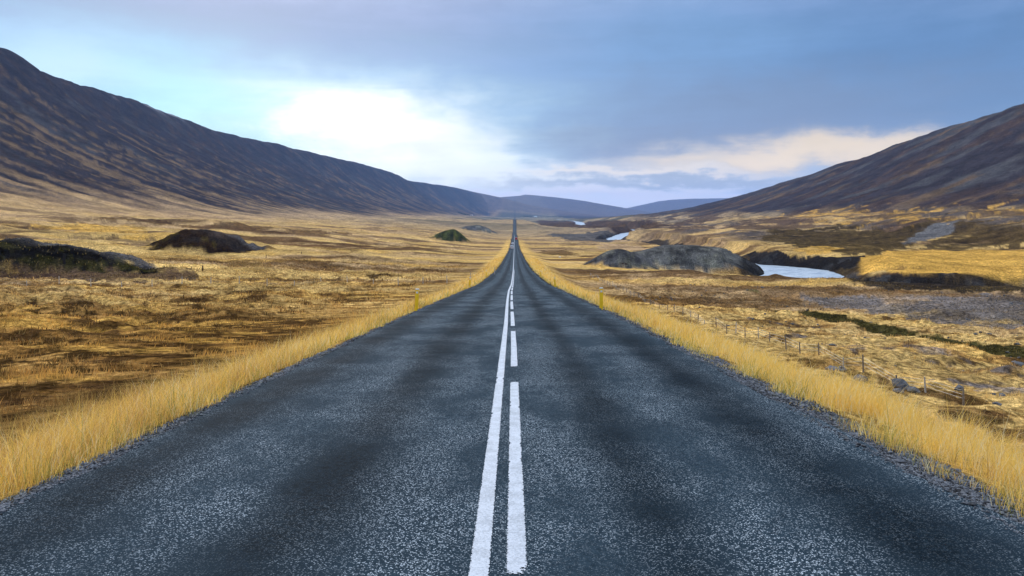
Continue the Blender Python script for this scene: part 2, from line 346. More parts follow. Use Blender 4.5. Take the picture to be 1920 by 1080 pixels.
# ground-cover patches traced on the ground: (outline, colour, strength, edge roughness)
PATCHES = [
    # left of the road
    ([(-80, 760), (60, 730), (230, 700), (330, 700), (250, 760), (120, 800), (-80, 830)], BROWN * .8, .6, .8),
    ([(-60, 520), (-60, 496), (110, 492), (290, 500), (400, 512), (330, 528), (200, 532), (60, 524)], HEATH * .75, .75, .6),
    ([(130, 498), (300, 492), (420, 500), (300, 506), (180, 504)], GOLD2, .8, .5),
    ([(-60, 425), (60, 428), (180, 440), (280, 447), (400, 468), (300, 470), (120, 446), (-60, 436)], HEATH * .8, .6, .6),
    ([(70, 417), (280, 421), (290, 437), (200, 441), (90, 428)], GOLD * .95, .62, 1.2),
    ([(150, 410), (280, 411), (400, 423), (560, 430), (680, 440), (600, 444), (420, 430), (200, 419)], BROWN, .7, .6),
    ([(-60, 398), (40, 397), (120, 402), (-60, 412)], TAN, .5, .5),
    ([(460, 445), (600, 452), (760, 460), (800, 472), (660, 470), (500, 458)], BROWN * 1.3, .6, .8),
    ([(670, 515), (740, 514), (760, 522), (690, 528)], BROWN * .5, .8, .7),
    ([(360, 552), (430, 543), (600, 530), (620, 540), (500, 552), (380, 566)], BROWN * .6, .55, .9),
    ([(35, 560), (75, 557), (72, 575), (38, 576)], BROWN * .5, .8, .5),
    ([(300, 610), (420, 600), (430, 625), (330, 628)], BROWN * .6, .45, .9),
    # right of the road
    ([(1480, 553), (1560, 556), (1660, 556), (1800, 548), (1990, 556), (1990, 625), (1800, 618), (1640, 590), (1520, 570)], GREY * .95, .72, .7),
    ([(1640, 556), (1760, 550), (1800, 556), (1700, 575), (1660, 570)], TAN, .5, .6),
    ([(1450, 580), (1500, 580), (1560, 592), (1640, 608), (1780, 635), (1990, 668), (1990, 684), (1780, 652), (1640, 622), (1540, 604)], (BROWN + GREEN) * .33, .88, .5),
    ([(1390, 541), (1430, 547), (1436, 556), (1395, 550)], GREEN * .8, .6, .6),
    ([(1370, 592), (1450, 596), (1700, 640), (1990, 720), (1990, 780), (1750, 700), (1560, 660), (1420, 630)], GREY * 1.2, .42, .9),
    ([(1420, 640), (1500, 650), (1700, 690), (1990, 760), (1990, 790), (1800, 735), (1600, 690)], GOLD2, .5, .9),
    ([(1600, 690), (1700, 715), (1850, 770), (1990, 830), (1990, 860), (1780, 790), (1660, 740)], BROWN, .7, .9),
    ([(1000, 468), (1060, 470), (1160, 484), (1100, 482), (1010, 476)], BROWN, .7, .6),
    ([(1590, 500), (1640, 478), (1730, 470), (1990, 462), (1990, 536), (1850, 526), (1700, 520), (1600, 520)], GOLD * .92, .92, .3),
    ([(1640, 505), (1700, 500), (1760, 508), (1680, 516)], BROWN * 1.6, .6, .7),
    ([(1585, 528), (1620, 521), (1700, 524), (1850, 529), (1990, 538), (1990, 553), (1800, 547), (1660, 543)], BLACK * .9, .8, .6),
    ([(1395, 478), (1480, 484), (1620, 480), (1640, 470), (1600, 505), (1560, 508), (1500, 500), (1420, 498)], BLACK * 1.2, .92, .3),
    ([(1000, 412), (1100, 416), (1230, 414), (1260, 424), (1200, 428), (1060, 426), (1005, 420)], BROWN * .7, .8, .5),
    ([(1020, 438), (1120, 434), (1175, 440), (1150, 456), (1060, 450)], SCREE * .9, .8, .5),
    ([(1440, 430), (1560, 424), (1700, 430), (1730, 412), (1780, 412), (1700, 465), (1640, 480), (1480, 462), (1420, 450)], BROWN * .62 + GREEN * .16, .85, 1.0),
    ([(1720, 470), (1760, 440), (1800, 416), (1990, 420), (1990, 463), (1850, 466)], BROWN * .62 + GREEN * .14, .82, 1.0),
    ([(1690, 460), (1720, 436), (1750, 418), (1800, 414), (1790, 432), (1740, 450)], SCREE * 1.5, .8, .4),
    ([(1500, 412), (1640, 408), (1700, 404), (1990, 408), (1990, 422), (1800, 414), (1620, 420)], GOLD * .8, .5, 1.3),
    ([(1420, 402), (1560, 396), (1720, 393), (1990, 393), (1990, 400), (1700, 402), (1500, 410)], GOLD * .85, .55, 1.2),
    ([(1480, 470), (1540, 462), (1580, 466), (1560, 478), (1500, 478)], GOLD, .7, .6),
    ([(1120, 456), (1200, 462), (1260, 464), (1240, 474), (1180, 470), (1120, 462)], TAN, .8, .4),
]
PATCHES = [(patch_poly(p), c, s, r) for p, c, s, r in PATCHES]

def cover(X, Y, h):
    """albedo of the ground cover at world points"""
    _, Xn = table(X, Y)
    dist = np.hypot(X, Y); n = X.shape
    f1 = fbm(X + .3 * Y, Y, 120, 30, 5, 71); f2 = fbm(X, Y, 20, 7, 4, 72); f3 = fbm(X, Y, 3.2, 2.0, 4, 73); f4 = fbm(X, Y, 160, 60, 4, 74)
    f5 = fbm(X, Y, .9, .7, 3, 75); f6 = fbm(X, Y, 34, 17, 5, 76, .62); f7 = fbm(X, Y, 7, 3.6, 5, 77, .72); f8 = fbm(X, Y, 1.5, 1.0, 4, 78, .7)
    nearw = (1 - ss(60, 260, dist)); fl0 = ss(900, 2500, Y)
    def blend(c, t, m): return c * (1 - m[..., None]) + t * m[..., None]
    c = np.broadcast_to(GOLD2, n + (3,)).copy() * .86
    c = blend(c, TAN, ss(-.25, .5, f1 + .5 * f4) * .8)
    c = blend(c, GOLD, ss(.0, .5, f2) * .5)
    c = blend(c, BROWN * 1.2, ss(.10, .34, f1 * .8 + f2 * .3 + .25 * f3 * nearw) * .85)
    lf = ss(-6, -12, X) * ss(62, 34, Y + 16 * f1 + 14 * f2 + 5 * f3 + .5 * (X + 15))
    c = blend(c, RUST * 1.2, lf * .75)
    c = blend(c, BROWN * .3, lf * ss(-.05, .3, f8 + .7 * f7) * .9)
    c = blend(c, GOLD * 1.0, lf * ss(.15, .5, -f7 - .4 * f8 + .4 * f2) * .6)
    c = blend(c, RUST, nearw * ss(.0, .4, f3 + .3 * f2) * .7)
    c = blend(c, TAN * .9, ss(250, 900, Y) * .45); c = blend(c, np.array((.27, .22, .15)), ss(600, 1500, Y) * .5)
    c = blend(c, BROWN * .7, nearw * ss(.22, .55, f3 * .8 + f5 * .6 + .2 * f2) * .85)
    c = blend(c, BROWN * 1.1, ss(.35, .75, f7 + .35 * f1) * .5 * (1 - .5 * fl0))
    c = blend(c, TAN * .8, ss(20, 60, X) * (1 - ss(110, 170, X)) * (1 - ss(150, 250, Y)) * ss(-.3, .3, f6) * .55)
    # far valley turns duller, with fields and woods
    fl = ss(2300, 4500, Y)
    c = blend(c, np.array((.16, .15, .10)), fl * .75)
    c = blend(c, np.array((.05, .055, .04)), ss(1150, 2300, Y) * ss(.0, .3, fbm(X, Y, 500, 260, 4, 81)) * .8)
    # hillside foot: long pale grass streaks
    foot = ss(-200, -400, Xn) * (1 - ss(-560, -800, Xn))
    c = blend(c, TAN * 1.05, foot * .55)
    # left mountain
    st = fbm(X + .35 * Y, Y, 330, 22, 5, 91, .6); st2 = fbm(X, Y, 120, 55, 4, 92); st3 = fbm(X + .2 * Y, Y, 150, 9, 4, 94, .6)
    edge = Xn + 70 * st + 50 * fbm(X, Y, 180, 160, 3, 93)
    sh_ = np.interp(Y, [0, 700, 1600, 4000], [0, 0, 85, 110]); ml = ss(-385, -560, edge - sh_)
    mc = np.broadcast_to(MOUNT, n + (3,)).copy()
    mc = blend(mc, SCREE * 1.0, ss(.1, .6, st2) * .5)
    mc = blend(mc, HEATH * .75, ss(.0, .5, st3) * .6)
    hi = ss(-1000, -640, Xn)
    pt = fbm(X, Y, 380, 300, 4, 95)
    mc = blend(mc, TAN * .46, ss(.34, .85, .7 * st + .55 * st3 + .6 * (hi - .55) + .3 * pt) * (.22 + .5 * hi))
    mc = blend(mc, MOUNT * .6, ss(.2, .7, -st + .4 * st2) * .45)
    sn = ss(-930, -1000, Xn) * ss(.1, .5, st2 + .5 * st3) * ss(215, 300, h) * (1 - ss(2300, 2900, Y))
    mc = blend(mc, SNOW, sn * .55)
    c = c * (1 - ml[..., None]) + mc * ml[..., None]
    # right mountain
    rs = fbm(X, Y, 110, 34, 5, 101, .6); rs2 = fbm(X + .3 * Y, Y, 70, 60, 4, 102)
    mr = ss(388, 428, X + 36 * fbm(X, Y, 130, 200, 4, 103))
    rc = np.broadcast_to(MOUNT * 1.1, n + (3,)).copy()
    rc = blend(rc, SCREE * 1.05, ss(0, .5, rs2) * .6)
    rc = blend(rc, HEATH * .75, ss(0, .5, rs) * .7)
    rc = blend(rc, TAN * .34, ss(.40, .90, rs + .4 * rs2 + .1 * (1 - ss(440, 560, X))) * .65)
    c = c * (1 - mr[..., None]) + rc * mr[..., None]
    # slopes between river and bench on the right
    sl = ss(150, 200, X) * (1 - ss(400, 450, X)) * ss(380, 520, Y) * (1 - ss(1800, 2600, Y))
    q = fbm(X, Y, 22, 95, 5, 111)
    c = blend(c, HEATH * .75, sl * ss(-.4, .15, q + .35 * f7) * .85)
    c = blend(c, SCREE * 1.1, sl * ss(.2, .6, fbm(X, Y, 40, 70, 4, 112)) * .5)
    # traced patches with ragged edges
    a0 = X / np.maximum(Y, .5); l0 = np.log(np.maximum(Y, .5)); ok = Y > 2
    wx = fbm(a0 * 60, l0 * 16, 1, oct=5, seed=121, gain=.65); wy = fbm(a0 * 60 + 40, l0 * 16, 1, oct=5, seed=122, gain=.65)
    for P, colr_, s, rough in PATCHES:
        A = [p[0] for p in P]; B = [p[1] for p in P]
        sel = ok & (a0 > min(A) - .05) & (a0 < max(A) + .05) & (l0 > min(B) - .15) & (l0 < max(B) + .15)
        if not sel.any(): continue
        acc = 0
        for k, (ox, oy) in enumerate(((0, 0), (.004, .006), (-.004, -.006), (.005, -.008), (-.005, .008))):
            acc = acc + inpoly(a0[sel] + ox * rough * 2 + .013 * rough * wx[sel], l0[sel] + oy * rough * 3 + .045 * rough * wy[sel], P)
        w3 = np.exp(-dist[sel] / 110); nn = w3 * (.55 * f3[sel] + .5 * f5[sel]) + .55 * f2[sel] + .25 * f6[sel]
        m = ss(.42 - .1 * (1 - w3), .60, acc / 5 * s * (1.0 if rough < .45 else .9) + rough * .62 * nn * (acc > 0)) * min(1, s + .12)
        vv_ = np.clip(1 + rough * (.75 * f7[sel] + .45 * f8[sel] * w3 + .3 * f6[sel]), .35, 1.9)
        c[sel] = c[sel] * (1 - m[:, None]) + colr_ * (m * vv_)[:, None]
    # mounds carry a cover of their own: heather, lichen and gravel, with shade painted on near faces
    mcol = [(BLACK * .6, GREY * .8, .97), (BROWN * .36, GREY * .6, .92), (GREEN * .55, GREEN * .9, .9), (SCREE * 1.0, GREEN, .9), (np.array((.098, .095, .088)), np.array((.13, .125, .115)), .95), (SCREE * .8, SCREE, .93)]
    for (cx, cy, rx, ry, rot), (ca, cb, lim) in zip(MOUNDS, mcol):
        t = R(rot); dx = X - cx; dy = Y - cy
        u = (dx * math.cos(t) + dy * math.sin(t)) / rx; v = (-dx * math.sin(t) + dy * math.cos(t)) / ry
        dd = np.hypot(u, v); near_ = dd < 1.3
        if not near_.any(): continue
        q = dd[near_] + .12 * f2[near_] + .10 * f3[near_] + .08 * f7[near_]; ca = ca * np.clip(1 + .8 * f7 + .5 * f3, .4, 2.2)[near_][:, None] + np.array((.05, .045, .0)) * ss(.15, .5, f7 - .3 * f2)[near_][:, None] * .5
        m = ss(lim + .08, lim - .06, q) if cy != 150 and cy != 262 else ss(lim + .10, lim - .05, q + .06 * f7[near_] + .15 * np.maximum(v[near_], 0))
        crest = ss(-.1, .12, v[near_] + .10 * f2[near_] + .06 * f3[near_]) * .8 * (1 if cy < 600 else 0) + .22 * ss(.1, .6, f2[near_])  # closer mounds: shade put into the near side's colour, grey from the rim back
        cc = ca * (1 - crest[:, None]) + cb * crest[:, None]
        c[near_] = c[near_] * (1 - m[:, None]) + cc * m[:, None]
    # grassy road verges
    vL = ss(-10.5, -8, X + .8 * f3) * (1 - ss(-3.95, -3.7, X)); vR = ss(3.5, 3.75, X) * (1 - ss(9, 15, X + 1.2 * f3 + .004 * Y))
    vv = np.maximum(vL, vR) * (1 - ss(500, 1100, Y))
    c = blend(c, GOLD2 * np.array((1.02, .98, .85)) * (.6 + .4 * ss(15, 80, Y))[:, None], vv * .88)
    # gravel shoulder
    sh = (1 - ss(3.8, 4.15, np.where(X < 0, -X, X - .02) + .22 * f5 + .15 * f3))
    c = blend(c, np.array((.045, .045, .047)), sh)
    # river bed and banks: dark wet gravel
    d, wyy = river_d(X, Y)
    bw = river_w(wyy) + 3.0 * fbm(X, Y, 16, 16, 3, 51)
    rb = (1 - ss(bw + 5.5, bw + 9, d)) * (1 - ss(1000, 1800, Y))
    c = blend(c, np.where((fbm(X, Y, 5, 5, 3, 131) > .4)[..., None], SCREE * .45, BLACK * .8), rb * .92)
    # distant ranges
    fr = ss(6800, 7600, Y)
    c = blend(c, np.array((.13, .10, .09)), fr * .8)
    return np.clip(c, 0.004, .9)

# ------------------------------------------------------------------ materials
def new_mat(name):
    m = bpy.data.materials.new(name); m.use_nodes = True; m.node_tree.nodes.clear(); return m, NG(m.node_tree)
def finish(gm, shader):
    o = gm.n('ShaderNodeOutputMaterial'); gm.nt.links.new(shader, o.inputs[0])
def principled(gm, col, rough=.8, bump_h=None, bump_d=.02, spec=.3, metallic=0):
    b = gm.n('ShaderNodeBsdfPrincipled'); gm.put(b.inputs['Base Color'], (*col, 1) if isinstance(col, tuple) and len(col) == 3 else col)
    gm.put(b.inputs['Roughness'], rough); b.inputs['Specular IOR Level'].default_value = spec; b.inputs['Metallic'].default_value = metallic
    if bump_h is not None:
        bn = gm.n('ShaderNodeBump'); bn.inputs['Strength'].default_value = 1.0; bn.inputs['Distance'].default_value = bump_d
        gm.put(bn.inputs['Height'], bump_h); gm.nt.links.new(bn.outputs[0], b.inputs['Normal'])
    return b
def simple(name, col, rough=.7, spec=.3, metallic=0, var=.25, scale=6):
    m, q = new_mat(name); t = q.n('ShaderNodeTexCoord')
    nz = q.noise(t.outputs['Object'], scale, 5, .6)
    c = q.mix(q.ramp(nz, .3, .7), tuple(v * (1 - var) for v in col), tuple(min(v * (1 + var), 1) for v in col))
    b = principled(q, c, rough, nz, .004, spec, metallic); finish(q, b.outputs[0]); return m

def ground_mat():
    m, q = new_mat('ground_cover')
    at = q.n('ShaderNodeAttribute', attribute_name='Col'); ge = q.n('ShaderNodeNewGeometry'); P = ge.outputs['Position']
    cd = q.n('ShaderNodeSeparateXYZ'); q.put(cd.inputs[0], P)
    a = q.noise(P, 2.2, 6, .65); b_ = q.noise(P, .35, 6, .65); c_ = q.noise(P, 14, 3, .6); d_ = q.noise(P, .03, 6, .7)
    v = q.m('MULTIPLY', q.ramp(a, .36, .64, .45, 1.5), q.ramp(b_, .36, .64, .80, 1.18))
    v = q.m('MULTIPLY', v, q.ramp(c_, .36, .64, .62, 1.3)); v = q.m('MULTIPLY', v, q.ramp(d_, .36, .64, .72, 1.2))
    s = q.n('ShaderNodeVectorMath', operation='SCALE'); q.put(s.inputs[0], at.outputs['Color']); q.put(s.inputs['Scale'], v)
    hgt = q.m('ADD', q.m('MULTIPLY', b_, .7), q.m('ADD', q.m('MULTIPLY', a, .35), q.m('MULTIPLY', c_, .05)))
    hgt = q.m('ADD', hgt, q.m('MULTIPLY', d_, 5))
    b = principled(q, s.outputs[0], 1.0, hgt, 1.0, .0); finish(q, b.outputs[0]); return m
MG = ground_mat()

def road_mat():
    m, q = new_mat('asphalt'); ge = q.n('ShaderNodeNewGeometry'); P = ge.outputs['Position']
    sp_ = q.n('ShaderNodeSeparateXYZ'); q.put(sp_.inputs[0], P); X, Y, Z = sp_.outputs
    vo = q.n('ShaderNodeTexVoronoi'); q.put(vo.inputs['Vector'], P); vo.inputs['Scale'].default_value = 98
    vs = q.n('ShaderNodeSeparateColor'); q.put(vs.inputs[0], vo.outputs['Color'])
    stone = q.m('MULTIPLY', q.ramp(vs.outputs[0], .55, .95), q.ramp(vo.outputs['Distance'], .6, .3))
    n1 = q.noise(P, 22, 4, .7)
    # lengthwise tyre polish and bleeding, across variation
    lv = q.xyz(q.m('MULTIPLY', X, 1.3), q.m('MULTIPLY', Y, .10), 0); ln = q.noise(lv, 1.0, 5, .6)
    cv = q.xyz(q.m('MULTIPLY', X, .5), q.m('MULTIPLY', Y, .9), 3); cn = q.noise(cv, 1.0, 5, .6)
    def track(x0, w): 
        d = q.m('DIVIDE', q.m('SUBTRACT', q.m('ADD', X, q.m('MULTIPLY', q.m('SUBTRACT', ln, .5), .5)), x0), w)
        return q.m('EXPONENT', q.m('MULTIPLY', q.m('MULTIPLY', d, d), -.8))
    tr = q.m('ADD', q.m('ADD', track(-1.45, .38), track(-3.15, .4)), q.m('ADD', track(.98, .30), track(2.55, .42)), clamp=True)
    tr = q.m('MULTIPLY', tr, q.ramp(cn, .3, .6, .65, 1.0))
    blot = q.ramp(q.noise(P, .55, 5, .65), .35, .7)
    dark = q.m('ADD', q.m('MULTIPLY', tr, .85), q.m('MULTIPLY', blot, .3), clamp=True)
    base = q.mix(dark, (.027, .045, .061), (.005, .009, .013))
    base = q.mix(q.ramp(n1, .35, .75), base, (.013, .023, .033))
    pat = q.ramp(q.noise(q.xyz(q.m('MULTIPLY', X, .9), q.m('MULTIPLY', Y, .45), 7), 1.0, 5, .65), .38, .62, .15, 1.0)
    vo2 = q.n('ShaderNodeTexVoronoi'); q.put(vo2.inputs['Vector'], P); vo2.inputs['Scale'].default_value = 64
    vs2 = q.n('ShaderNodeSeparateColor'); q.put(vs2.inputs[0], vo2.outputs['Color'])
    big = q.m('MULTIPLY', q.ramp(vs2.outputs[1], .82, .95), q.ramp(vo2.outputs['Distance'], .5, .3))
    stv = q.m('MULTIPLY', q.m('MAXIMUM', stone, q.m('MULTIPLY', big, .8)), q.m('MULTIPLY', pat, q.m('SUBTRACT', 1.0, q.m('MULTIPLY', dark, .8))))
    c = q.mix(stv, base, (.52, .59, .65))
    hgt = q.m('ADD', q.m('MULTIPLY', vo.outputs['Distance'], -.5), q.m('MULTIPLY', n1, .8))
    b = principled(q, c, q.m('SUBTRACT', .78, q.m('MULTIPLY', dark, .08)), hgt, .006, .008); finish(q, b.outputs[0]); return m
def paint_mat():
    m, q = new_mat('road_paint'); ge = q.n('ShaderNodeNewGeometry'); P = ge.outputs['Position']
    n = q.noise(P, 60, 4, .7); n2 = q.noise(P, 5, 4, .6)
    c = q.mix(q.ramp(q.m('ADD', n, q.m('MULTIPLY', n2, .7)), .66, .98), (.28, .31, .35), (.46, .50, .56))
    b = principled(q, c, .6, n, .004, .3)
    # worn edges: paint missing between the chippings, on a band along the strip's rim
    at = q.n('ShaderNodeAttribute', attribute_name='edge')
    vo = q.n('ShaderNodeTexVoronoi'); q.put(vo.inputs['Vector'], P); vo.inputs['Scale'].default_value = 75
    vs = q.n('ShaderNodeSeparateColor'); q.put(vs.inputs[0], vo.outputs['Color'])
    keep = q.m('GREATER_THAN', q.m('ADD', at.outputs['Fac'], q.m('SUBTRACT', q.m('MULTIPLY', q.m('ADD', vs.outputs[0], q.noise(P, 30, 3, .6)), .5), q.ramp(n2, .54, .68, 0, .62))), .62)
    tr = q.n('ShaderNodeBsdfTransparent'); mxs = q.n('ShaderNodeMixShader'); q.put(mxs.inputs[0], keep)
    q.nt.links.new(tr.outputs[0], mxs.inputs[1]); q.nt.links.new(b.outputs[0], mxs.inputs[2]); finish(q, mxs.outputs[0]); return m
def water_mat():
    m, q = new_mat('river_water'); ge = q.n('ShaderNodeNewGeometry'); P = ge.outputs['Position']
    n = q.noise(P, .8, 4, .6); n2 = q.noise(P, .22, 5, .7)
    c = q.mix(q.ramp(n2, .40, .55), (.34, .41, .48), (.52, .59, .66))
    b = principled(q, c, .22, n, .25, .5); b.inputs['IOR'].default_value = 1.33; finish(q, b.outputs[0]); return m
def blade_mat(name, tl=.35):
    m, q = new_mat(name); at = q.n('ShaderNodeAttribute', attribute_name='Col')
    d = q.n('ShaderNodeBsdfDiffuse'); q.put(d.inputs[0], at.outputs['Color']); t = q.n('ShaderNodeBsdfTranslucent'); q.put(t.inputs[0], at.outputs['Color'])
    mxs = q.n('ShaderNodeMixShader'); mxs.inputs[0].default_value = tl
    q.nt.links.new(d.outputs[0], mxs.inputs[1]); q.nt.links.new(t.outputs[0], mxs.inputs[2]); finish(q, mxs.outputs[0]); return m
def stone_mat(name, c0, c1):
    m, q = new_mat(name); t = q.n('ShaderNodeTexCoord'); oi = q.n('ShaderNodeNewGeometry')
    n = q.noise(t.outputs['Object'], 7, 6, .65); n2 = q.noise(t.outputs['Object'], 1.5, 4, .6)
    c = q.mix(q.ramp(q.m('ADD', n, q.m('MULTIPLY', oi.outputs['Random Per Island'], .35)), .4, .85), c0, c1)
    c = q.mix(q.m('MULTIPLY', q.ramp(n2, .55, .7), .5), c, (.20, .19, .12))
    b = principled(q, c, .9, n, .05, .25); finish(q, b.outputs[0]); return m
MROAD = road_mat(); MPAINT = paint_mat(); MWATER = water_mat(); MBLADE = blade_mat('dry_grass', .4); MBLADE2 = blade_mat('field_grass', .3)
MGRAV = stone_mat('gravel_stone', (.016, .018, .022), (.17, .18, .20)); MROCK = stone_mat('boulder_stone', (.028, .028, .032), (.12, .12, .125))
MYEL = simple('yellow_paint', (1.0, .62, .02), .45, .4, var=.08); MREF = simple('white_reflector', (.8, .8, .78), .3, .5, var=.05)
MWOOD = simple('weathered_wood', (.17, .145, .125), .9, .2, var=.35, scale=9); MWOODP = simple('pale_weathered_wood', (.42, .38, .33), .9, .2, var=.25, scale=9)
MWOODD = simple('dark_tarred_wood', (.02, .015, .012), .9, .2); MWIRE = simple('galvanised_wire', (.22, .22, .22), .5, .5, .8)
MWHITE = simple('white_car_paint', (.75, .76, .78), .3, .5, var=.04); MRED = simple('red_car_paint', (.62, .035, .02), .3, .5, var=.06)
MGLASS = simple('dark_glass', (.03, .035, .04), .08, .6, var=.1); MTYRE = simple('tyre_rubber', (.02, .02, .02), .8, .2); MRIM = simple('wheel_rim', (.35, .35, .36), .35, .5, .7)
MTAIL = simple('tail_lamp_red', (.75, .02, .015), .3, .5, var=.05); MPLAST = simple('bumper_plastic', (.05, .05, .05), .6, .3)
MWALL = simple('white_render_wall', (.75, .75, .74), .85, .2, var=.08); MROOF = simple('dark_red_roof', (.12, .05, .04), .7, .3); MROOFG = simple('pale_roof_sheet', (.5, .62, .70), .45, .4, var=.1)
MFLW = simple('white_fleece', (.62, .58, .50), .95, .1); MFLB = simple('brown_fleece', (.045, .022, .014), .95, .1)
MLEAF = simple('spruce_green', (.022, .035, .018), .9, .1, var=.4, scale=.5)

# ------------------------------------------------------------------ object helpers
def tag(o, label=None, cat=None, group=None, kind=None):
    if label: o['label'] = label
    if cat: o['category'] = cat
    if group: o['group'] = group
    if kind: o['kind'] = kind
    return o
def link(name, me, mat, parent=None, loc=None):
    o = bpy.data.objects.new(name, me); COL.objects.link(o)
    if mat: me.materials.append(mat)
    if parent: o.parent = parent
    if loc: o.location = loc
    return o
def empty(name, loc, rz=0):
    o = bpy.data.objects.new(name, None); COL.objects.link(o); o.location = loc; o.rotation_euler[2] = rz; o.empty_display_size = .3
    return o
def np_mesh(name, verts, faces, k, cols=None, smooth=False, extra=None):
    """faces: (n,k) int array, or flat loops with k = array of face sizes"""
    me = bpy.data.meshes.new(name); me.vertices.add(len(verts)); me.vertices.foreach_set('co', np.asarray(verts, np.float32).ravel())
    fl = np.asarray(faces, np.int32).ravel(); sizes = np.full(len(fl) // k, k, np.int32) if np.isscalar(k) else np.asarray(k, np.int32)
    me.loops.add(len(fl)); me.loops.foreach_set('vertex_index', fl)
    me.polygons.add(len(sizes)); st = np.concatenate([[0], np.cumsum(sizes)[:-1]]).astype(np.int32)
    me.polygons.foreach_set('loop_start', st); me.polygons.foreach_set('loop_total', sizes)
    me.polygons.foreach_set('use_smooth', np.full(len(sizes), smooth))
    if cols is not None:
        a = me.color_attributes.new('Col', 'FLOAT_COLOR', 'POINT')
        a.data.foreach_set('color', np.concatenate([cols, np.ones((len(cols), 1))], 1).astype(np.float32).ravel())
    if extra is not None:
        a = me.attributes.new('edge', 'FLOAT', 'POINT'); a.data.foreach_set('value', np.asarray(extra, np.float32))
    me.update(calc_edges=True); return me
class MB:
    def __init__(s): s.bm = bmesh.new()
    def box(s, cx, cy, cz, sx, sy, sz, bev=0.0, rz=0, tx=1, ty=1):
        r = bmesh.ops.create_cube(s.bm, size=1.0); vs = r['verts']
        for v in vs:
            k = v.co.z > 0
            v.co = Vector((v.co.x * sx * (tx if k else 1), v.co.y * sy * (ty if k else 1), v.co.z * sz))
        bmesh.ops.rotate(s.bm, verts=vs, cent=(0, 0, 0), matrix=Matrix.Rotation(rz, 3, 'Z'))
        bmesh.ops.translate(s.bm, verts=vs, vec=(cx, cy, cz))
        if bev: bmesh.ops.bevel(s.bm, geom=list({e for v in vs for e in v.link_edges}), offset=bev, segments=2, affect='EDGES')
        return s
    def tube(s, p, q, r, r2=None, n=8):
        p = Vector(p); q = Vector(q); d = q - p; L = d.length
        m = Matrix.Translation((p + q) / 2) @ d.to_track_quat('Z', 'Y').to_matrix().to_4x4()
        bmesh.ops.create_cone(s.bm, cap_ends=True, segments=n, radius1=r, radius2=r if r2 is None else r2, depth=L, matrix=m); return s
    def prism(s, prof, x0, x1, inset=None):
        """side profile (y,z) extruded across x"""
        a = [s.bm.verts.new((x0, y, z)) for y, z in prof]; b = [s.bm.verts.new((x1, y, z)) for y, z in prof]
        s.bm.faces.new(a); s.bm.faces.new(b[::-1]); n = len(prof)
        for i in range(n): s.bm.faces.new((a[i], b[i], b[(i + 1) % n], a[(i + 1) % n]))
        bmesh.ops.recalc_face_normals(s.bm, faces=s.bm.faces); return s
    def build(s, name, mat, parent=None, loc=None, smooth=False, bev=0):
        if bev: bmesh.ops.bevel(s.bm, geom=list(s.bm.edges), offset=bev, segments=2, affect='EDGES')
        me = bpy.data.meshes.new(name); s.bm.to_mesh(me); s.bm.free()
        if smooth:
            for p in me.polygons: p.use_smooth = True
        return link(name, me, mat, parent, loc)
def copy_tree(o, parent=None):
    c = o.copy(); COL.objects.link(c); c.parent = parent
    for ch in list(o.children): copy_tree(ch, c)
    return c

# ------------------------------------------------------------------ terrain sheet
def build_terrain():
    dense = np.arange(-41, 41.001, .088); coarse = np.arange(44, 316.1, 4.0)
    A = np.radians(np.concatenate([dense, coarse])); nc = len(A)
    rr = np.concatenate([np.geomspace(1.0, 3.2, 14)[:-1], np.geomspace(3.2, 9000, 700), np.geomspace(9150, 16500, 45)])
    nr = len(rr); AA, RR = np.meshgrid(A, rr)
    X = RR * np.sin(AA); Y = RR * np.cos(AA)
    Xf = X.ravel(); Yf = Y.ravel()
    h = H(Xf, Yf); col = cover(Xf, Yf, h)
    _, Xn = table(Xf, Yf)
    V = np.stack([Xf, Yf, h], 1)
    i, j = np.meshgrid(np.arange(nr - 1), np.arange(nc), indexing='ij')
    j2 = (j + 1) % nc
    F = np.stack([i * nc + j, i * nc + j2, (i + 1) * nc + j2, (i + 1) * nc + j], -1).reshape(-1, 4)
    F = F[:, ::-1]
    cx = Xf[F].mean(1) if False else Xf[F[:, 0]]; cy = Yf[F[:, 0]]; cn = Xn[F[:, 0]]
    farm = cy > 6900
    left = (cn < -470) & ~farm; right = (cx > 455) & (cy < 4300) & ~farm & ~left
    far1 = farm & (cy < 9900); far2 = farm & (cy >= 9900)
    zones = [('ground', ~(left | right | farm)), ('hill', left), ('hill', right), ('distant_hill', far1), ('distant_hill', far2)]
    labels = ['dry golden valley floor around the road', 'dark streaked mountainside rising on the left, snow dusted at its top',
              'dark bare mountainside rising on the right', 'blue hazy hills closing the valley behind the road', 'palest blue hills on the horizon']
    for (nm, sel), lb in zip(zones, labels):
        f = F[sel]; u, inv = np.unique(f, return_inverse=True)
        me = np_mesh(nm, V[u], inv.reshape(f.shape), 4, col[u], True)
        tag(link(nm, me, MG), lb, nm.replace('_', ' '), kind='structure')
    # cap under the camera
    ring = np.arange(nc)
    vc = np.vstack([V[:nc], [[0, 0, z_at(0, 0)]]]); f = np.stack([(ring + 1) % nc, ring, np.full(nc, nc)], 1)
    me = np_mesh('ground', vc, f, 3, np.vstack([col[:nc], col[:1]]), True)
    tag(link('ground', me, MG), 'small patch of ground under the road at the viewer', 'ground', kind='structure')
build_terrain()

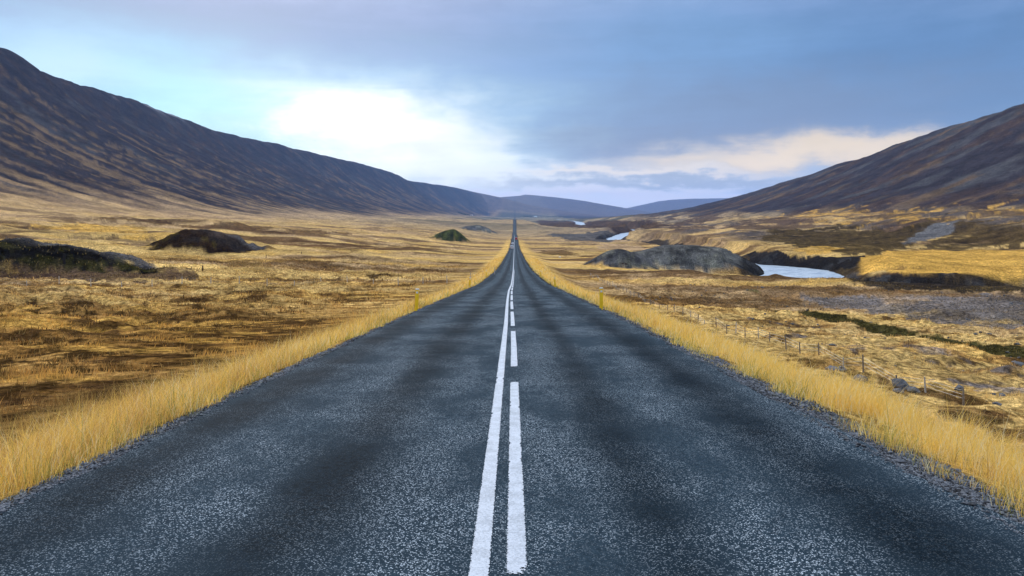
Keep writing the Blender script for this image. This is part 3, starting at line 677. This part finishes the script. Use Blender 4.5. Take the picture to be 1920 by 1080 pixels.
# ------------------------------------------------------------------ road with its markings
def strip(name, ys, xl, xr, lift, mat, parent=None, nx=2, thick=0, edge=False, camber=0):
    ys = np.asarray(ys, float); t = np.linspace(0, 1, nx); xl = np.broadcast_to(xl, ys.shape); xr = np.broadcast_to(xr, ys.shape)
    X = xl[:, None] * (1 - t) + xr[:, None] * t; Y = np.repeat(ys[:, None], nx, 1)
    Z = road_h(Y) + lift - camber * np.abs(X)
    V = np.stack([X, Y, Z], -1).reshape(-1, 3); n = len(ys)
    i, j = np.meshgrid(np.arange(n - 1), np.arange(nx - 1), indexing='ij')
    F = np.stack([i * nx + j, i * nx + j + 1, (i + 1) * nx + j + 1, (i + 1) * nx + j], -1).reshape(-1, 4)
    ex = None
    if edge:
        e = np.minimum(t, 1 - t) * np.abs(xr - xl)[:, None]
        e = np.minimum(e, np.minimum(ys - ys[0] , ys[-1] - ys)[:, None] * .35 + 0 * e)
        ex = np.clip(e / .022, 0, 1).ravel()
    if thick:
        m = len(V); V = np.vstack([V, V - [0, 0, thick]])
        si = np.arange(n - 1)
        L_ = np.stack([si * nx, (si + 1) * nx, (si + 1) * nx + m, si * nx + m], -1)
        R_ = np.stack([si * nx + nx - 1, si * nx + nx - 1 + m, (si + 1) * nx + nx - 1 + m, (si + 1) * nx + nx - 1], -1)
        F = np.vstack([F, L_, R_])
    me = np_mesh(name, V, F, 4, None, False, ex); return link(name, me, mat, parent)
ysr = np.concatenate([np.linspace(-60, 3, 30), np.linspace(3.2, 60, 500), np.geomspace(60.3, 2320, 500)])
eL = 3.62 + .07 * fbm(ysr, ysr * 0, .8, oct=4, seed=5) + .08 * fbm(ysr, ysr * 0, 6, oct=2, seed=6)
eR = 3.30 + .08 * fbm(ysr, ysr * 0, .8, oct=4, seed=8) + .08 * fbm(ysr, ysr * 0, 6, oct=2, seed=9)
road = strip('road', ysr, -eL, eR, 0.0, MROAD, nx=9, thick=.09)
tag(road, 'straight dark asphalt road running down the valley', 'road', kind='structure')
def solid_x(y): return np.interp(y, [0, 4.1, 10.7, 21.5, 30, 38, 53, 72, 150, 400, 900], [-.2, -.2, -.215, -.25, -.31, -.36, -.41, -.32, -.28, -.35, -.4])
def dash_x(y): return np.interp(y, [0, 4.4, 10.7, 15, 22, 33, 50, 80, 150], [.012, .012, -.004, -.015, -.06, -.13, -.2, -.15, -.1])
ysl = np.concatenate([np.linspace(1.5, 20, 300), np.linspace(20.1, 160, 300), np.geomspace(161, 1200, 120)])
lw = .058 + .012 * ss(20, 80, ysl) + .05 * ss(150, 700, ysl)
strip('solid_line', ysl, solid_x(ysl) - lw, solid_x(ysl) + lw, .005, MPAINT, road, nx=9, edge=True)
k = 0; y0 = 4.16
while y0 < 150:
    y1 = y0 + 6.6; yy = np.linspace(y0, y1, 60)
    strip('dashed_line', yy, dash_x(yy) - .06, dash_x(yy) + .06, .005, MPAINT, road, nx=9, edge=True)
    y0 += 8.2; k += 1

# ------------------------------------------------------------------ river
ww = river_w(RL[:, 1]) + 6; tg = np.gradient(RL, axis=0); nn_ = np.stack([-tg[:, 1], tg[:, 0]], 1); nn_ /= np.linalg.norm(nn_, axis=1)[:, None]
cols_ = np.linspace(-1, 1, 7); V = []
for i in range(len(RL)):
    for s in cols_:
        p = RL[i] + nn_[i] * s * ww[i]; V.append((p[0], p[1], float(water_h(RL[i][1]))))
F = [(i * 7 + j, i * 7 + j + 1, (i + 1) * 7 + j + 1, (i + 1) * 7 + j) for i in range(len(RL) - 1) for j in range(6)]
me = np_mesh('river', np.array(V), np.array(F), 4, None, True)
tag(link('river', me, MWATER), 'pale blue river winding through the valley floor', 'river', kind='structure')

# ------------------------------------------------------------------ grass
rng = np.random.default_rng(3)
def blades(x, y, hgt, wid, col, lean=.35, tip=None):
    n = len(x); z = H(x, y) - .03
    th = rng.uniform(0, 2 * np.pi, n); la = rng.uniform(0, 2 * np.pi, n); ll = hgt * lean * rng.uniform(.2, 1.3, n)
    lx = np.cos(la) * ll + .12 * hgt; ly = np.sin(la) * ll
    wx = np.cos(th) * wid / 2; wy = np.sin(th) * wid / 2
    V = np.zeros((n, 5, 3)); V[:, 0] = np.stack([x - wx, y - wy, z], 1); V[:, 1] = np.stack([x + wx, y + wy, z], 1)
    mx_, my_ = x + lx * .35, y + ly * .35; mz = z + hgt * .58
    V[:, 2] = np.stack([mx_ + wx * .75, my_ + wy * .75, mz], 1); V[:, 3] = np.stack([mx_ - wx * .75, my_ - wy * .75, mz], 1)
    V[:, 4] = np.stack([x + lx, y + ly, z + hgt * np.sqrt(np.clip(1 - (ll / hgt) ** 2 * .5, .3, 1))], 1)
    b = np.arange(n) * 5
    F = np.stack([b, b + 1, b + 2, b + 3, b + 3, b + 2, b + 4], 1).ravel()
    K_ = np.tile([4, 3], n)
    c = np.repeat(col[:, None, :], 5, 1)
    if tip is not None: c[:, 4] = tip
    return V.reshape(-1, 3), F, K_, c.reshape(-1, 3)
def grass_obj(name, parts, mat, label):
    vs, fs, ks, cs = [], [], [], []; o = 0
    for v, f, k_, c in parts: vs.append(v); fs.append(f + o); ks.append(k_); cs.append(c); o += len(v)
    me = np_mesh(name, np.vstack(vs), np.concatenate(fs), np.concatenate(ks), np.vstack(cs)); ob = link(name, me, mat)
    return tag(ob, label, 'grass', kind='stuff')
def verge(side):
    parts = []
    for y0, y1, dens, wid in ((3.2, 9, 1700, .0036), (9, 16, 1300, .0055), (16, 30, 620, .010), (30, 60, 230, .019), (60, 120, 70, .04), (120, 300, 18, .09)):
        xa, xb = (3.72, 8.6) if side < 0 else (3.45, 9.5)
        n = int((xb - xa) * (y1 - y0) * dens); x = rng.uniform(xa, xb, n); y = rng.uniform(y0, y1, n); X = side * x
        cl = fbm(X, y, .5, .5, 3, 141); cl2 = fbm(X, y, 2.5, 4, 2, 142); e0 = xa + .15 + .12 * fbm(X, y, 1.2, 1.2, 2, 143)
        p = np.clip(.45 + 1.0 * cl + .35 * cl2, .05, 1) * ss(0, .35, x - e0 + .1) * (1 - ss(xb - 1.8, xb, x))
        kp = rng.uniform(0, 1, n) < p; x, y, X, cl, cl2, e0 = (a[kp] for a in (x, y, X, cl, cl2, e0))
        n = len(x); inn = ss(0, 1.3 if side > 0 else .7, x - e0)
        hg = (.09 + .19 * inn + .18 * cl + .10 * cl2) * rng.lognormal(-.08, .33, n)
        t = rng.uniform(0, 1, (n, 1)); base = np.array((.95, .70, .20)) * (1 - t) + np.array((.92, .59, .11)) * t
        pale = (rng.uniform(0, 1, n) < .2)[:, None]; base = np.where(pale, np.array((.90, .78, .46)), base)
        gr = (rng.uniform(0, 1, n) < .30 * (1 - ss(.1, .9, x - e0)))[:, None]; base = np.where(gr, np.array((.26, .27, .06)), base)
        rd = (rng.uniform(0, 1, n) < np.clip((.02 if side > 0 else .16) + .3 * cl2 + .25 * ss(2.2, 4, x - e0), 0, 1))[:, None]; base = np.where(rd, np.array((.62, .36, .11)), base)
        base = base * rng.uniform(.75, 1.1, (n, 1))
        parts.append(blades(X, y, np.clip(hg, .06, .75), wid * rng.uniform(.7, 1.3, n), base, .62))
    return parts
grass_obj('tall_grass', verge(-1), MBLADE, 'tall golden dry grass on the left road verge')
grass_obj('tall_grass', verge(1), MBLADE, 'tall golden dry grass on the right road verge')
def field(xa, xb, rows, label, lo=.9, hi=1.7):
    parts = []
    for y0, y1, dens, wid, hh in rows:
        n = int(abs(xb - xa) * (y1 - y0) * dens); X = rng.uniform(xa, xb, n); y = rng.uniform(y0, y1, n)
        a = X / y; kp = np.abs(a) < .80; X = X[kp]; y = y[kp]
        cl = fbm(X, y, 1.1, .8, 3, 151); c2 = fbm(X, y, 7, 4, 2, 152)
        kp = rng.uniform(0, 1, len(X)) < np.clip(.3 + .8 * cl + .3 * c2, .02, 1); X = X[kp]; y = y[kp]; cl = cl[kp]; n = len(X)
        h = H(X, y); c = cover(X, y, h)
        c = c * rng.uniform(lo, hi, (n, 1)); st = (rng.uniform(0, 1, n) < .22)[:, None]
        c = np.where(st, c * .5 + np.array((.52, .36, .13)) * .5, c)
        parts.append(blades(X, y, np.clip((hh + .12 * cl) * rng.uniform(.5, 1.3, n), .05, .5), wid * rng.uniform(.7, 1.4, n), np.clip(c, 0, .9), .6))
    return grass_obj('field_grass', parts, MBLADE2, label)
field(-60, -8, ((8, 16, 260, .010, .2), (16, 30, 130, .016, .18), (30, 55, 50, .03, .15), (55, 110, 12, .05, .14)), 'short rust brown grass and heather on the left field')
field(15, 100, ((20, 40, 60, .018, .14), (40, 70, 24, .032, .13), (70, 140, 5, .06, .13)), 'short dry grass on the sloping right field')

field(-150, -14, ((50, 110, 16, .055, .22), (110, 230, 6, .10, .30)), 'scattered grass tussocks across the far left field', .35, 1.6)
field(20, 130, ((50, 110, 13, .05, .17), (110, 200, 6, .09, .22)), 'scattered grass tussocks across the far right field', .35, 1.6)

# ------------------------------------------------------------------ loose stones
def ico(sub=1):
    bm = bmesh.new(); bmesh.ops.create_icosphere(bm, subdivisions=sub, radius=1)
    v = np.array([tuple(p.co) for p in bm.verts]); f = np.array([[q.index for q in p.verts] for p in bm.faces]); bm.free(); return v, f
IV, IF = ico(1)
def stones(name, X, Y, s, mat, label, cat, sink=.3, zfun=None):
    n = len(X); z = (H(X, Y) if zfun is None else zfun(X, Y))
    jit = rng.uniform(.6, 1.3, (n, len(IV), 1)); V = IV[None] * jit * s[:, None, None]
    V[:, :, 2] *= .75; th = rng.uniform(0, 6.28, n); c_, s_ = np.cos(th)[:, None], np.sin(th)[:, None]
    st = rng.uniform(.7, 1.4, (n, 1)); x = V[:, :, 0] * st; y = V[:, :, 1]
    V = np.stack([x * c_ - y * s_ + X[:, None], x * s_ + y * c_ + Y[:, None], V[:, :, 2] + (z + s * sink)[:, None]], -1)
    F = (IF[None] + (np.arange(n) * len(IV))[:, None, None]).reshape(-1, 3)
    me = np_mesh(name, V.reshape(-1, 3), F, 3); return tag(link(name, me, mat), label, cat, kind='stuff')
gx, gy = [], []
for side, a, b_ in ((-1, 3.52, 4.05), (1, 3.2, 4.1)):
    for y0, y1, d in ((3, 8, 2600), (8, 16, 1300), (16, 30, 260), (30, 60, 70)):
        n = int((b_ - a) * (y1 - y0) * d); gx.append(side * (a + (b_ - a) * rng.beta(1.6, 1.6, n))); gy.append(rng.uniform(y0, y1, n))
gx = np.concatenate(gx); gy = np.concatenate(gy); gs = rng.lognormal(-5.15, .45, len(gx)) * (1 + gy / 30)
stones('gravel', gx, gy, np.clip(gs, .004, .05), MGRAV, 'loose dark gravel along both edges of the asphalt', 'gravel', zfun=lambda X, Y: np.where(((X < 0) & (-X < 3.62)) | ((X > 0) & (X < 3.3)), road_h(Y), H(X, Y)))
# small stones strewn over the stony parts of the right field
fx = rng.uniform(22, 110, 2600); fy = rng.uniform(28, 175, 2600)
kk = fbm(fx, fy, 11, 7, 3, 161) > .18; fx = fx[kk]; fy = fy[kk]
stones('field_stones', fx, fy, np.clip(rng.lognormal(-2.2, .5, len(fx)), .04, .35), MROCK, 'small grey stones strewn over the right field', 'stones', sink=.15)

# boulders one can tell apart on the right field
IV2, IF2 = ico(3)
def boulder(px, py, size, label, flat=.7, seed=0):
    x, y = ground_at(px, py); rs = np.random.default_rng(seed)
    v = IV2.copy(); o = rs.uniform(0, 50, 3)
    d = 1 + .35 * fbm(v[:, 0] * 3 + o[0] + v[:, 2] * 2, v[:, 1] * 3 + o[1] - v[:, 2], 2.2, oct=4, seed=seed)
    for _ in range(9):                                   # cleave a few flat faces
        nrm = rs.normal(size=3); nrm /= np.linalg.norm(nrm); lim = rs.uniform(.62, .85); t = (v * d[:, None]) @ nrm
        d = np.where(t > lim, d * lim / np.maximum(t, 1e-3), d)
    v = v * d[:, None] * size * np.array((1.25, .9, flat))
    me = np_mesh('boulder', v, IF2, 3, None, False); ob = link('boulder', me, MROCK, None, (x, y, z_at(x, y) + size * flat * .45)); ob.rotation_euler[2] = rs.uniform(0, 6)
    return tag(ob, label, 'boulder', 'boulders on the right field')
boulder(1688, 728, .52, 'large rounded dark boulder beyond the right fence, biggest of the row', .8, 1)
boulder(1684, 739, .24, 'small pale stone right in front of the biggest boulder', .7, 2)
boulder(1560, 694, .42, 'dark flat-topped boulder at the left end of the row behind the right fence', .6, 3)
boulder(1580, 699, .28, 'smaller dark boulder touching the right side of the flat-topped one', .7, 4)
boulder(1614, 706, .45, 'broad grey boulder behind the fence between flat-topped and biggest boulders', .55, 5)
boulder(1712, 738, .33, 'grey boulder at the right foot of the biggest boulder', .7, 6)
boulder(1910, 682, .42, 'grey boulder near the right picture edge below the dark ditch', .6, 7)
boulder(1405, 601, .35, 'small dark boulder left of the near end of the green ditch', .7, 8)
boulder(1870, 757, .25, 'small lone grey stone in the grass at far right', .6, 9)
boulder(1696, 615, .34, 'small boulder on the upper side of the green ditch', .6, 10)

# ------------------------------------------------------------------ marker posts
def marker_post():
    r = empty('marker_post', (0, 0, 0))
    b = MB(); b.box(0, 0, .36, .14, .05, 1.0, .012); b.build('stake', MYEL, r)
    b = MB(); b.box(0, -.029, .74, .085, .008, .075, .002); b.build('reflector', MREF, r)
    b = MB(); b.box(0, 0, .86, .144, .054, .06, .012); b.build('cap', MREF, r)
    return r
mp0 = marker_post()
MPL = [(3.42, 29.5, .0, 'nearest yellow marker post on the right verge, pale cap catching light'), (3.58, 66, -.06, 'second yellow marker post along the right verge'),
       (3.75, 108, .03, 'third and smallest yellow marker post along the right verge'), (-3.86, 29.3, .05, 'nearest yellow marker post on the left verge, pale bands near its top'),
       (-3.98, 66, .04, 'second yellow marker post along the left verge, half sunk in grass'), (-4.1, 108, 0, 'third yellow marker post along the left verge, hardly above the grass')]
for i, (x, y, t, lb) in enumerate(MPL):
    o = mp0 if i == 0 else copy_tree(mp0)
    o.location = (x, y, z_at(x, y)); o.rotation_euler = (.03, t, .1 * t); tag(o, lb, 'marker post', 'yellow marker posts along the road')

# ------------------------------------------------------------------ fences
def fence(name_label, pts, mats, hs, wires, rad=.045, group=None):
    x0, y0 = pts[0]; z0 = z_at(x0, y0); r = empty('wire_fence', (x0, y0, z0)); tops = []
    for (x, y), mt, h in zip(pts, mats, hs):
        z = z_at(x, y); lx, ly = random.uniform(-.09, .09) * h, random.uniform(-.05, .05) * h
        b = MB(); b.tube((x - x0, y - y0, z - z0 - .25), (x - x0 + lx, y - y0 + ly, z - z0 + h), rad * 1.1, rad * .85, 7); b.build('post', mt, r)
        tops.append((Vector((x - x0, y - y0, z - z0)), Vector((lx, ly, h))))
    for f in wires:
        b = MB()
        for (p, d), (q, e) in zip(tops[:-1], tops[1:]): b.tube(p + d * f, q + e * f, .006, n=4)
        b.build('wire', MWIRE, r)
    return tag(r, name_label, 'fence')
# right fence: nearest posts 3-6 m apart
fy_ = []
y = 34.6
while y < 205: fy_.append(y); y += random.uniform(2.5, 4.6) if y < 95 else random.uniform(4.5, 6.5)
fence('post and wire fence along the foot of the right embankment', [(20.3 + .5 * math.sin(y / 23), y) for y in fy_], [MWOODP if random.random() < .3 else MWOOD for _ in fy_],
      [random.uniform(.75, 1.15) for _ in fy_], (.4, .62, .85), .043)
fx_ = [(-86 + 3.6 * i, 92 + 1.1 * i) for i in range(24)]
fence('pale post and wire fence crossing the left field before the dark mound', fx_, [MWOODP] * 24, [random.uniform(1.0, 1.3) for _ in fx_], (.45, .8), .06)

def lone_post(px, py, h, rad, lb):
    x, y = ground_at(px, py); b = MB(); b.box(0, 0, h / 2 - .1, rad * 2, rad * 2, h + .2, rad * .25, tx=.85, ty=.85)
    b.box(0, 0, h + .02, rad * 1.7, rad * 1.7, .04, .01)
    o = b.build('wooden_post', MWOODD, None, (x, y, z_at(x, y))); o.rotation_euler = (0, random.uniform(-.04, .04), .3)
    return tag(o, lb, 'post', 'dark posts on the left field')
lone_post(120, 498, 1.8, .2, 'thick black wooden post in front of the dark mound at far left')
lone_post(380, 508, 1.0, .13, 'short dark post on the pale grass right of the dark mound')
lone_post(499, 487, .9, .12, 'small dark post farther off towards the road, left field')
lone_post(565, 477, .9, .12, 'smallest and farthest dark post on the left field')

# ------------------------------------------------------------------ vehicles far down the road
def vehicle(name, mat, w, L, hgt, van, loc, rz, label, cat):
    r = empty(name, loc, rz); hw = w / 2
    if van: prof_ = [(-L / 2, .35), (-L / 2, hgt - .1), (-L / 2 + .15, hgt), (L / 2 - 1.6, hgt), (L / 2 - 1.0, hgt * .58), (L / 2 - .1, hgt * .48), (L / 2, .35)]
    else: prof_ = [(-L / 2, .35), (-L / 2 - .02, .95), (-L / 2 + .35, hgt - .05), (-L / 2 + .7, hgt), (L / 2 - 2.1, hgt), (L / 2 - 1.3, 1.0), (L / 2 - .15, .85), (L / 2, .35)]
    MB().prism(prof_, -hw, hw).build('body', mat, r, bev=.05)
    b = MB(); b.box(0, -L / 2 - .0 + (.02 if van else .13), hgt * .73, w * .78, .06, hgt * .26, .02); b.build('rear_window', MGLASS, r)
    for s in (-1, 1):
        b = MB(); b.box(s * (hw + .004), -.1 if van else -.35, hgt * .74, .03, L * .42, hgt * .2, .01); b.build('side_window', MGLASS, r)
        b = MB(); b.box(s * (hw - .16), -L / 2 - .03, .95, .24, .07, .32, .02); b.build('tail_light', MTAIL, r)
        for yy in (-L * .3, L * .31):
            b = MB(); b.tube((s * (hw - .22), yy, .34), (s * (hw + .02), yy, .34), .34, n=20); t = b.build('wheel', MTYRE, r)
            b = MB(); b.tube((s * (hw + .0), yy, .34), (s * (hw + .035), yy, .34), .2, n=16); b.build('rim', MRIM, t)
    b = MB(); b.box(0, -L / 2 - .05, .45, w * .94, .12, .2, .03); b.build('bumper', MPLAST, r)
    return tag(r, label, cat)
def on_road(x, y): return (x, y, float(road_h(np.array([float(y)]))[0]))
vehicle('van', MWHITE, 2.1, 5.4, 2.2, True, on_road(-1.75, 490), 0, 'white van with red tail lights, nearest vehicle down the road', 'van')
vehicle('car', MWHITE, 2.0, 4.6, 1.75, False, on_road(-1.75, 630), 0, 'white car ahead of the white van in the left lane', 'car')
vehicle('van', MRED, 2.3, 5.8, 2.5, True, on_road(1.65, 830), 0, 'red van in the right lane, farthest vehicle on the road', 'van')

# ------------------------------------------------------------------ grazing sheep
def sheep(px, py, rz, mat, label, k=1.0):
    x, y = ground_at(px, py)
    P = [(0, 0, .62), (-.25, 0, .64), (.25, 0, .64), (-.45, 0, .6), (.48, 0, .66), (.66, 0, .52), (.78, 0, .34), (.86, 0, .2), (-.56, 0, .5),
         (.32, .13, .34), (.33, .14, .02), (.32, -.13, .34), (.36, -.14, .02), (-.36, .13, .36), (-.38, .14, .02), (-.36, -.13, .36), (-.34, -.14, .02)]
    E = [(0, 1), (0, 2), (1, 3), (2, 4), (4, 5), (5, 6), (6, 7), (3, 8), (2, 9), (9, 10), (2, 11), (11, 12), (3, 13), (13, 14), (3, 15), (15, 16)]
    Rr = [.27, .28, .26, .22, .17, .12, .095, .05, .06, .08, .035, .08, .035, .09, .035, .09, .035]
    me = bpy.data.meshes.new('sheep'); me.from_pydata(P, E, []); o = link('sheep', me, mat, None, (x, y, z_at(x, y) - .01))
    sm = o.modifiers.new('skin', 'SKIN')
    for v, r_ in zip(me.skin_vertices[0].data, Rr): v.radius = (r_, r_)
    me.skin_vertices[0].data[0].use_root = True
    o.modifiers.new('sub', 'SUBSURF').levels = 1; o.modifiers['sub'].render_levels = 2
    o.rotation_euler[2] = rz; o.scale = (k, k, k)
    return tag(o, label, 'sheep', 'sheep grazing on the right field')
sheep(1168, 499, 3.0, MFLB, 'dark brown sheep grazing below the gravel mound, left of a pair', .7)
sheep(1173.5, 499, .3, MFLB, 'dark brown sheep grazing below the gravel mound, right of a pair', .7)
sheep(1050, 484, 2.6, MFLW, 'white sheep grazing near the road on the golden grass', .9)

# ------------------------------------------------------------------ farm in the far valley
def house(px, py, w, d, h, wall, roof, label, rz=.2, zmin=2400, name='farmhouse', cat='house'):
    x, y = ground_at(px, py, zmin); z = z_at(x, y); r = empty(name, (x, y, z), rz)
    MB().box(0, 0, h / 2 - .5, w, d, h + 1).build('wall', wall, r)
    b = MB(); b.bm.free(); b.bm = bmesh.new(); b.prism([(-d / 2 - .5, h - .1), (0, h + d * .38), (d / 2 + .5, h - .1)], -w / 2 - .5, w / 2 + .5); b.build('roof', roof, r)
    for k_ in range(4):
        MB().box(-w / 2 + w * (k_ + .5) / 4, -d / 2 - .03, h * .55, 1.1, .08, 1.3).build('window', MGLASS, r)
    MB().box(w * .04, -d / 2 - .04, 1.0, 1.0, .1, 2.0).build('door', MROOF, r)
    return tag(r, label, cat)
house(884, 404, 16, 9, 5.5, MWALL, MROOF, 'white farmhouse with dark roof far left of the road', .15, 2300)
house(1004, 407, 26, 12, 4, MWALL, MROOFG, 'long pale blue roofed barn in the far valley right of the road', -.1, 3000, 'barn', 'barn')
def grove(px, py, n, spread, hh, label, zmin):
    x0, y0 = ground_at(px, py, zmin); vs, fs = [], []; o = 0
    for i in range(n):
        x = x0 + rng.normal() * spread; y = y0 + rng.normal() * spread * .5; z = z_at(x, y) - .5; h = hh * rng.uniform(.6, 1.2); rr_ = h * .26
        for lv in range(4):
            zb = z + h * (.08 + .22 * lv); zt = zb + h * .42; r_ = rr_ * (1 - lv * .22); ns = 9; ph = rng.uniform(0, 6)
            a = np.linspace(0, 2 * np.pi, ns, endpoint=False) + ph; rj = r_ * rng.uniform(.7, 1.2, ns)
            vs.append(np.vstack([np.stack([x + np.cos(a) * rj, y + np.sin(a) * rj, np.full(ns, zb)], 1), [[x, y, min(zt, z + h)]]]))
            fs.append(np.array([[o + q, o + (q + 1) % ns, o + ns] for q in range(ns)])); o += ns + 1
    me = np_mesh('woodland', np.vstack(vs), np.vstack(fs), 3); return tag(link('woodland', me, MLEAF), label, 'woodland', kind='stuff')
grove(868, 402, 60, 28, 9, 'dark shelter trees beside the far white farmhouse', 2300)
grove(988, 406, 70, 26, 9, 'dark shelter trees left of the far barn', 3000)
grove(1060, 407, 110, 90, 9, 'dark woods beyond the barn in the far valley', 3000)

# ------------------------------------------------------------------ haze: one even body of air round everything
def haze():
    bm = bmesh.new(); bmesh.ops.create_cube(bm, size=1.0)
    for v in bm.verts: v.co = Vector((v.co.x * 36000, v.co.y * 36000, -60 if v.co.z < 0 else 450))
    me = bpy.data.meshes.new('haze'); bm.to_mesh(me); bm.free()
    m, q = new_mat('haze_air'); pv = q.n('ShaderNodeVolumePrincipled'); pv.inputs['Color'].default_value = (.30, .52, 1.0, 1)
    pv.inputs['Density'].default_value = HAZE; pv.inputs['Anisotropy'].default_value = .2
    o = q.n('ShaderNodeOutputMaterial'); q.nt.links.new(pv.outputs[0], o.inputs['Volume'])
    tag(link('haze', me, m), 'thin blue haze filling the valley', 'haze', kind='stuff')
HAZE = 5e-5
haze()
